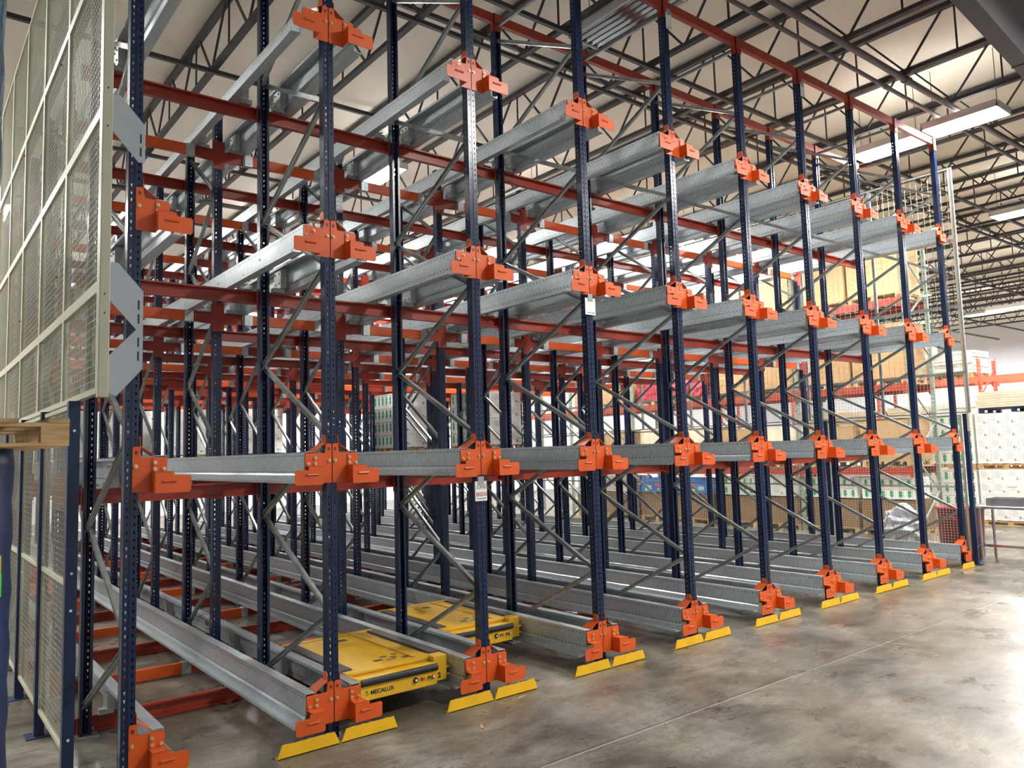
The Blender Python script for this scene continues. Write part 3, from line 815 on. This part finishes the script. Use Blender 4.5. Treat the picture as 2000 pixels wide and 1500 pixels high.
# second tier
spec = {(0, 0): ('card', .92), (0, 1): ('card', .80), (1, 0): ('card_light', .85), (1, 1): ('card', .85), (2, 0): ('card_light', .95), (2, 1): ('card_light', 1.0), (3, 0): ('card', 1.0), (3, 1): ('card_light', .9)}
for (i, j), (m, h) in spec.items():
    y = sy[i] + .12 + j * 1.27; n = '%s bay, %s half' % (ORD[i], 'near' if j == 0 else 'far')
    bigbox(X0, y, 1.513, 1.0, 1.1, h, m, ('pale' if m == 'card_light' else 'brown') + ' box on the second tier, ' + n, group='boxes on the second tier')
for i in range(4):
    for j in range(2):
        y = sy[i] + .12 + j * 1.27; n = '%s bay, %s half' % (ORD[i], 'near' if j == 0 else 'far')
        if i == 2:
            def wr(bm):
                box(bm, 0, 1.0, 0, 1.15, 0, .75)
                bmesh.ops.subdivide_edges(bm, edges=bm.edges[:], cuts=5, use_grid_fill=True)
                for v in bm.verts: v.co += Vector((random.uniform(-.02, .02), random.uniform(-.02, .02), random.uniform(-.02, .02) if v.co.z > .01 else 0))
            tag(obj('wrapped_load', wr, 'red_wrap', None, (X0, y, 3.465)), 'crimson film wrapped load on the third tier, ' + n, 'wrapped load', 'crimson wrapped loads')
            wpallet('wooden_pallet', X0 + .5, y + .575, 3.333, 1, 1.15, 'pallet under the crimson wrapped load, ' + n, group='pallets in the near pallet rack')
        else:
            bigbox(X0, y, 3.333, 1.05, 1.18, 1.22 if i != 1 else 1.0, 'card', 'brown cardboard box on the third tier, ' + n, group='boxes on the third tier', tape=True)
        if i < 3:
            bigbox(X0, y, 5.233, 1.05, 1.18, 1.15 if (i + j) % 2 else 1.3, 'card_tan', 'tan cardboard box on the top tier, ' + n, group='boxes on the top tier', tape=True)

# white carton stacks on the floor beyond the table
for k, (y, kind, w, d) in enumerate(((1.05, 't', .4, .30), (2.30, 'g', .4, .40), (3.55, 't', .4, .30), (-.2, 't', .4, .30))):
    for tier in range(2):
        z = tier * 1.34
        nm = ['behind the table', 'second from the table', 'third from the table', 'at the right edge'][k]
        wpallet('wooden_pallet', 17.9 + .6, y + .6, z, 1.2, 1.2, 'wooden pallet of the carton stack %s, %s' % (nm, 'on the floor' if tier == 0 else 'halfway up'), rz=math.pi / 2 if kind == 't' else 0, group='pallets of the white carton stacks')
        carton_stack(17.9, y, z + .131, 2, 4 if kind == 't' else 3, 4, w, d, .30, kind, '%s half of stack %s' % ('lower' if tier == 0 else 'upper', nm))
tag(obj('paper_sheet', lambda bm: box(bm, 0, .006, 0, .28, 0, .26), 'white', None, (17.888, 1.45, .93)), 'white paper sheet stuck on the carton stack behind the table', 'paper')
def flat(bm):
    for i in range(7): box(bm, -.01 * (i % 3), 1.15 + .02 * (i % 2), -.02 * (i % 2), 1.5 + .03 * (i % 3), i * .055, i * .055 + .05)
wpallet('plastic_pallet', 18.5, 1.4, 2.68, 1.2, 1.5, 'dark blue plastic pallet on top of the white carton stack', 'navy_dark', h=.12)
tag(obj('flattened_cardboard', flat, 'card_light', None, (17.95, .65, 2.81)), 'stack of flattened cardboard sheets on the dark blue pallet', 'cardboard')

# salmon racks farther right
for i, y in enumerate((-3.2, -.4, 2.85, 5.6, 8.4, 11.2, 14.)):
    sel_frame(20.0 if i != 99 else 22, y, 4.3, 'salmon', 'salmon red rack frame beyond the white cartons, %s from the front' % ORD[i], 1.1, 'salmon rack frames')
ys = (-3.2, -.4, 2.85, 5.6, 8.4, 11.2)
for i, y in enumerate(ys):
    L = (ys + (14.,))[i + 1] - y; me = rbeam(L, .16, 'salmon')
    for l, z in enumerate((1.75, 3.72)):
        for b, x in enumerate((19.975, 21.12)):
            tag(put('rack_beam', me, None, (x, y, z)), 'salmon load beam, %s bay from the front, %s level, %s side' % (ORD[i], ORD[l], 'near' if b == 0 else 'far'), 'beam', 'salmon load beams')
def sack(w, d, h, n):
    def f(bm):
        for i in range(n):
            o = random.uniform(-.02, .02); box(bm, o, w + o, -o, d - o, i * h / n + .004, (i + 1) * h / n - .004)
    return f
for i, (y, z, h, m) in enumerate(((3.0, 3.725, .62, 'white_wrap'), (4.3, 3.725, .95, 'card_light'), (3.0, 1.755, 1.2, 'white_wrap'), (4.3, 1.755, 1.15, 'card_light'), (5.8, 3.725, .9, 'card_light'), (7.1, 3.725, .8, 'white_wrap'), (5.8, 1.755, 1.1, 'card_light'), (7.1, 1.755, 1.2, 'card_light'), (3.0, .0, 1.1, 'card_light'), (8.6, 3.725, .9, 'card_light'), (9.9, 3.725, .7, 'white_wrap'))):
    wpallet('wooden_pallet', 20.55, y + .55, z, 1.19, 1.1, 'pallet in the salmon rack under a sack load, place %s' % ORD[i], group='pallets in the salmon rack')
    tag(obj('sack_load', sack(1.05, 1.1, h, 7), m, None, (20.07, y, z + .131)), '%s load in the salmon rack, %s tier, %s from the front' % ('white wrapped' if m == 'white_wrap' else 'pale yellowish', 'upper' if z > 3 else ('middle' if z > 1 else 'floor'), ORD[int((y - 3) / 1.3)]), 'load', 'stacked loads in the salmon rack')

# stainless work table
t = thing('work_table', 'stainless steel work table standing past the right end of the rack', 'table', (11.75, 0, 0))
obj('table_top', lambda bm: box(bm, -.06, .62, -2.6, .12, .90, .945), 'steel', t, bevel=.006)
obj('lower_shelf', lambda bm: box(bm, 0, .56, -2.5, .02, .27, .31), 'steel', t)
for x, y in ((0, -.03), (.56, -.03), (0, -2.45), (.56, -2.45)): obj('leg', lambda bm: (cyl(bm, (0, 0, .05), (0, 0, .90), .022, 12), cyl(bm, (0, 0, 0), (0, 0, .05), .016, 10)), 'steel', t, (x, y, 0))
tag(obj('steel_tray', lambda bm: (box(bm, 0, .4, -1.9, -.1, 0, .015), box(bm, 0, .01, -1.9, -.1, .015, .12), box(bm, .39, .4, -1.9, -.1, .015, .12), box(bm, 0, .4, -.11, -.1, .015, .12)), 'steel', None, (11.88, 0, .946)), 'shallow stainless tray on top of the work table', 'tray')
# red bin
def binf(bm):
    n = 24; prof = [(.0, .0), (.30, .0), (.33, .05), (.37, .84), (.40, .85), (.40, .90), (.375, .90), (.36, .84), (.31, .10), (0, .10)]
    rings = []
    for r, z in prof:
        if r == 0: rings.append([bm.verts.new((0, 0, z))])
        else: rings.append([bm.verts.new((r * math.cos(2 * math.pi * i / n), r * math.sin(2 * math.pi * i / n), z)) for i in range(n)])
    for a, b in zip(rings, rings[1:]):
        for i in range(n):
            j = (i + 1) % n
            if len(a) == 1: bm.faces.new((a[0], b[i], b[j]))
            elif len(b) == 1: bm.faces.new((a[i], b[0], a[j]))
            else: bm.faces.new((a[i], b[i], b[j], a[j]))
t = thing('trash_bin', 'round red plastic trash bin behind the rightmost front post', 'bin', (12.16, .44, 0))
obj('tub', binf, 'red_bin', t, smooth=True)
obj('handle', lambda bm: (box(bm, -.46, -.37, -.07, .07, .68, .73), box(bm, .37, .46, -.07, .07, .68, .73)), 'red_bin', t)
# clear film heap
def heap(bm):
    bmesh.ops.create_icosphere(bm, subdivisions=4, radius=1)
    for v in bm.verts:
        n = v.co.normalized(); k = 1 + .10 * math.sin(9 * n.x + 4 * n.y) + .08 * math.sin(13 * n.z + 5 * n.x) + random.uniform(-.05, .05)
        v.co = Vector((n.x * .30 * k, n.y * .36 * k, max(-.38, n.z * .42 * k) + .38))
tag(obj('film_heap', heap, 'clear_wrap', None, (12.75, 1.72, 0)), 'crumpled heap of clear plastic film on the floor behind the fence', 'plastic film')

# ================================================================== load and pallet at the far left edge
def wrapped(w, d, h, n=9):
    def f(bm):
        m = 40; rows = 26
        for k in range(rows):
            pass
        rings = []
        for k in range(rows):
            z = h * k / (rows - 1); ring = []
            for i in range(m):
                a = 2 * math.pi * i / m; c, s = math.cos(a), math.sin(a); e = 5
                rr = 1 / ((abs(c) ** e + abs(s) ** e) ** (1 / e)); q = 1 + .012 * math.sin(k * 1.9 + i * .7)
                ring.append(bm.verts.new((c * rr * w / 2 * q, s * rr * d / 2 * q, z)))
            rings.append(ring)
        for a, b in zip(rings, rings[1:]):
            for i in range(m): bm.faces.new((a[i], a[(i + 1) % m], b[(i + 1) % m], b[i]))
        bm.faces.new(rings[0][::-1]); bm.faces.new(rings[-1])
    return f
LX = -2.13
o = thing('wrapped_load', 'dark blue film wrapped load at the left edge, under the raised pallet', 'wrapped load', (LX - .42, -.62, 0))
obj('film', wrapped(.84, 1.0, 2.16), 'navy_dark', o, smooth=True)
obj('sticker', lambda bm: box(bm, .27, .352, -.506, -.498, 1.53, 1.66), 'sticker', o, label='yellow label')
obj('tape', lambda bm: box(bm, .335, .355, -.510, -.506, 1.47, 1.575), 'green_tape', o, label='bright green tape')
wpallet('wooden_pallet', LX - .38, -.62, 2.165, 1.15, 1.1, 'wooden pallet jutting in at the left edge between two blue wrapped loads', h=.135)
o = thing('wrapped_load', 'blue film wrapped load at the left edge, standing on the raised pallet', 'wrapped load', (LX - .52, -.62, 2.301))
obj('film', wrapped(.86, 1.0, 3.2), 'blue_wrap', o, smooth=True)
# litter on the floor
for i, (x, y, s, rz) in enumerate(((.25, -.02, .07, .6), (.95, -.55, .05, 1.1), (1.62, -.2, .06, .2), (-.6, -.35, .05, 2.), (-.2, -.9, .04, .4))):
    tag(obj('wood_splinter', lambda bm, s=s: prism(bm, [(-s, -.008), (s * .8, -.012), (s, .006), (-s * .6, .012)], lambda p, k: (p[0], p[1], .001 + .006 * k)), 'wood', None, (x, y, 0), rz),
        'small wood splinter on the concrete, %s' % ['behind the right guard of the second post', 'in the aisle before the third lane', 'by the third front post', 'left of the second post', 'in the aisle by the second post'][i], 'splinter')
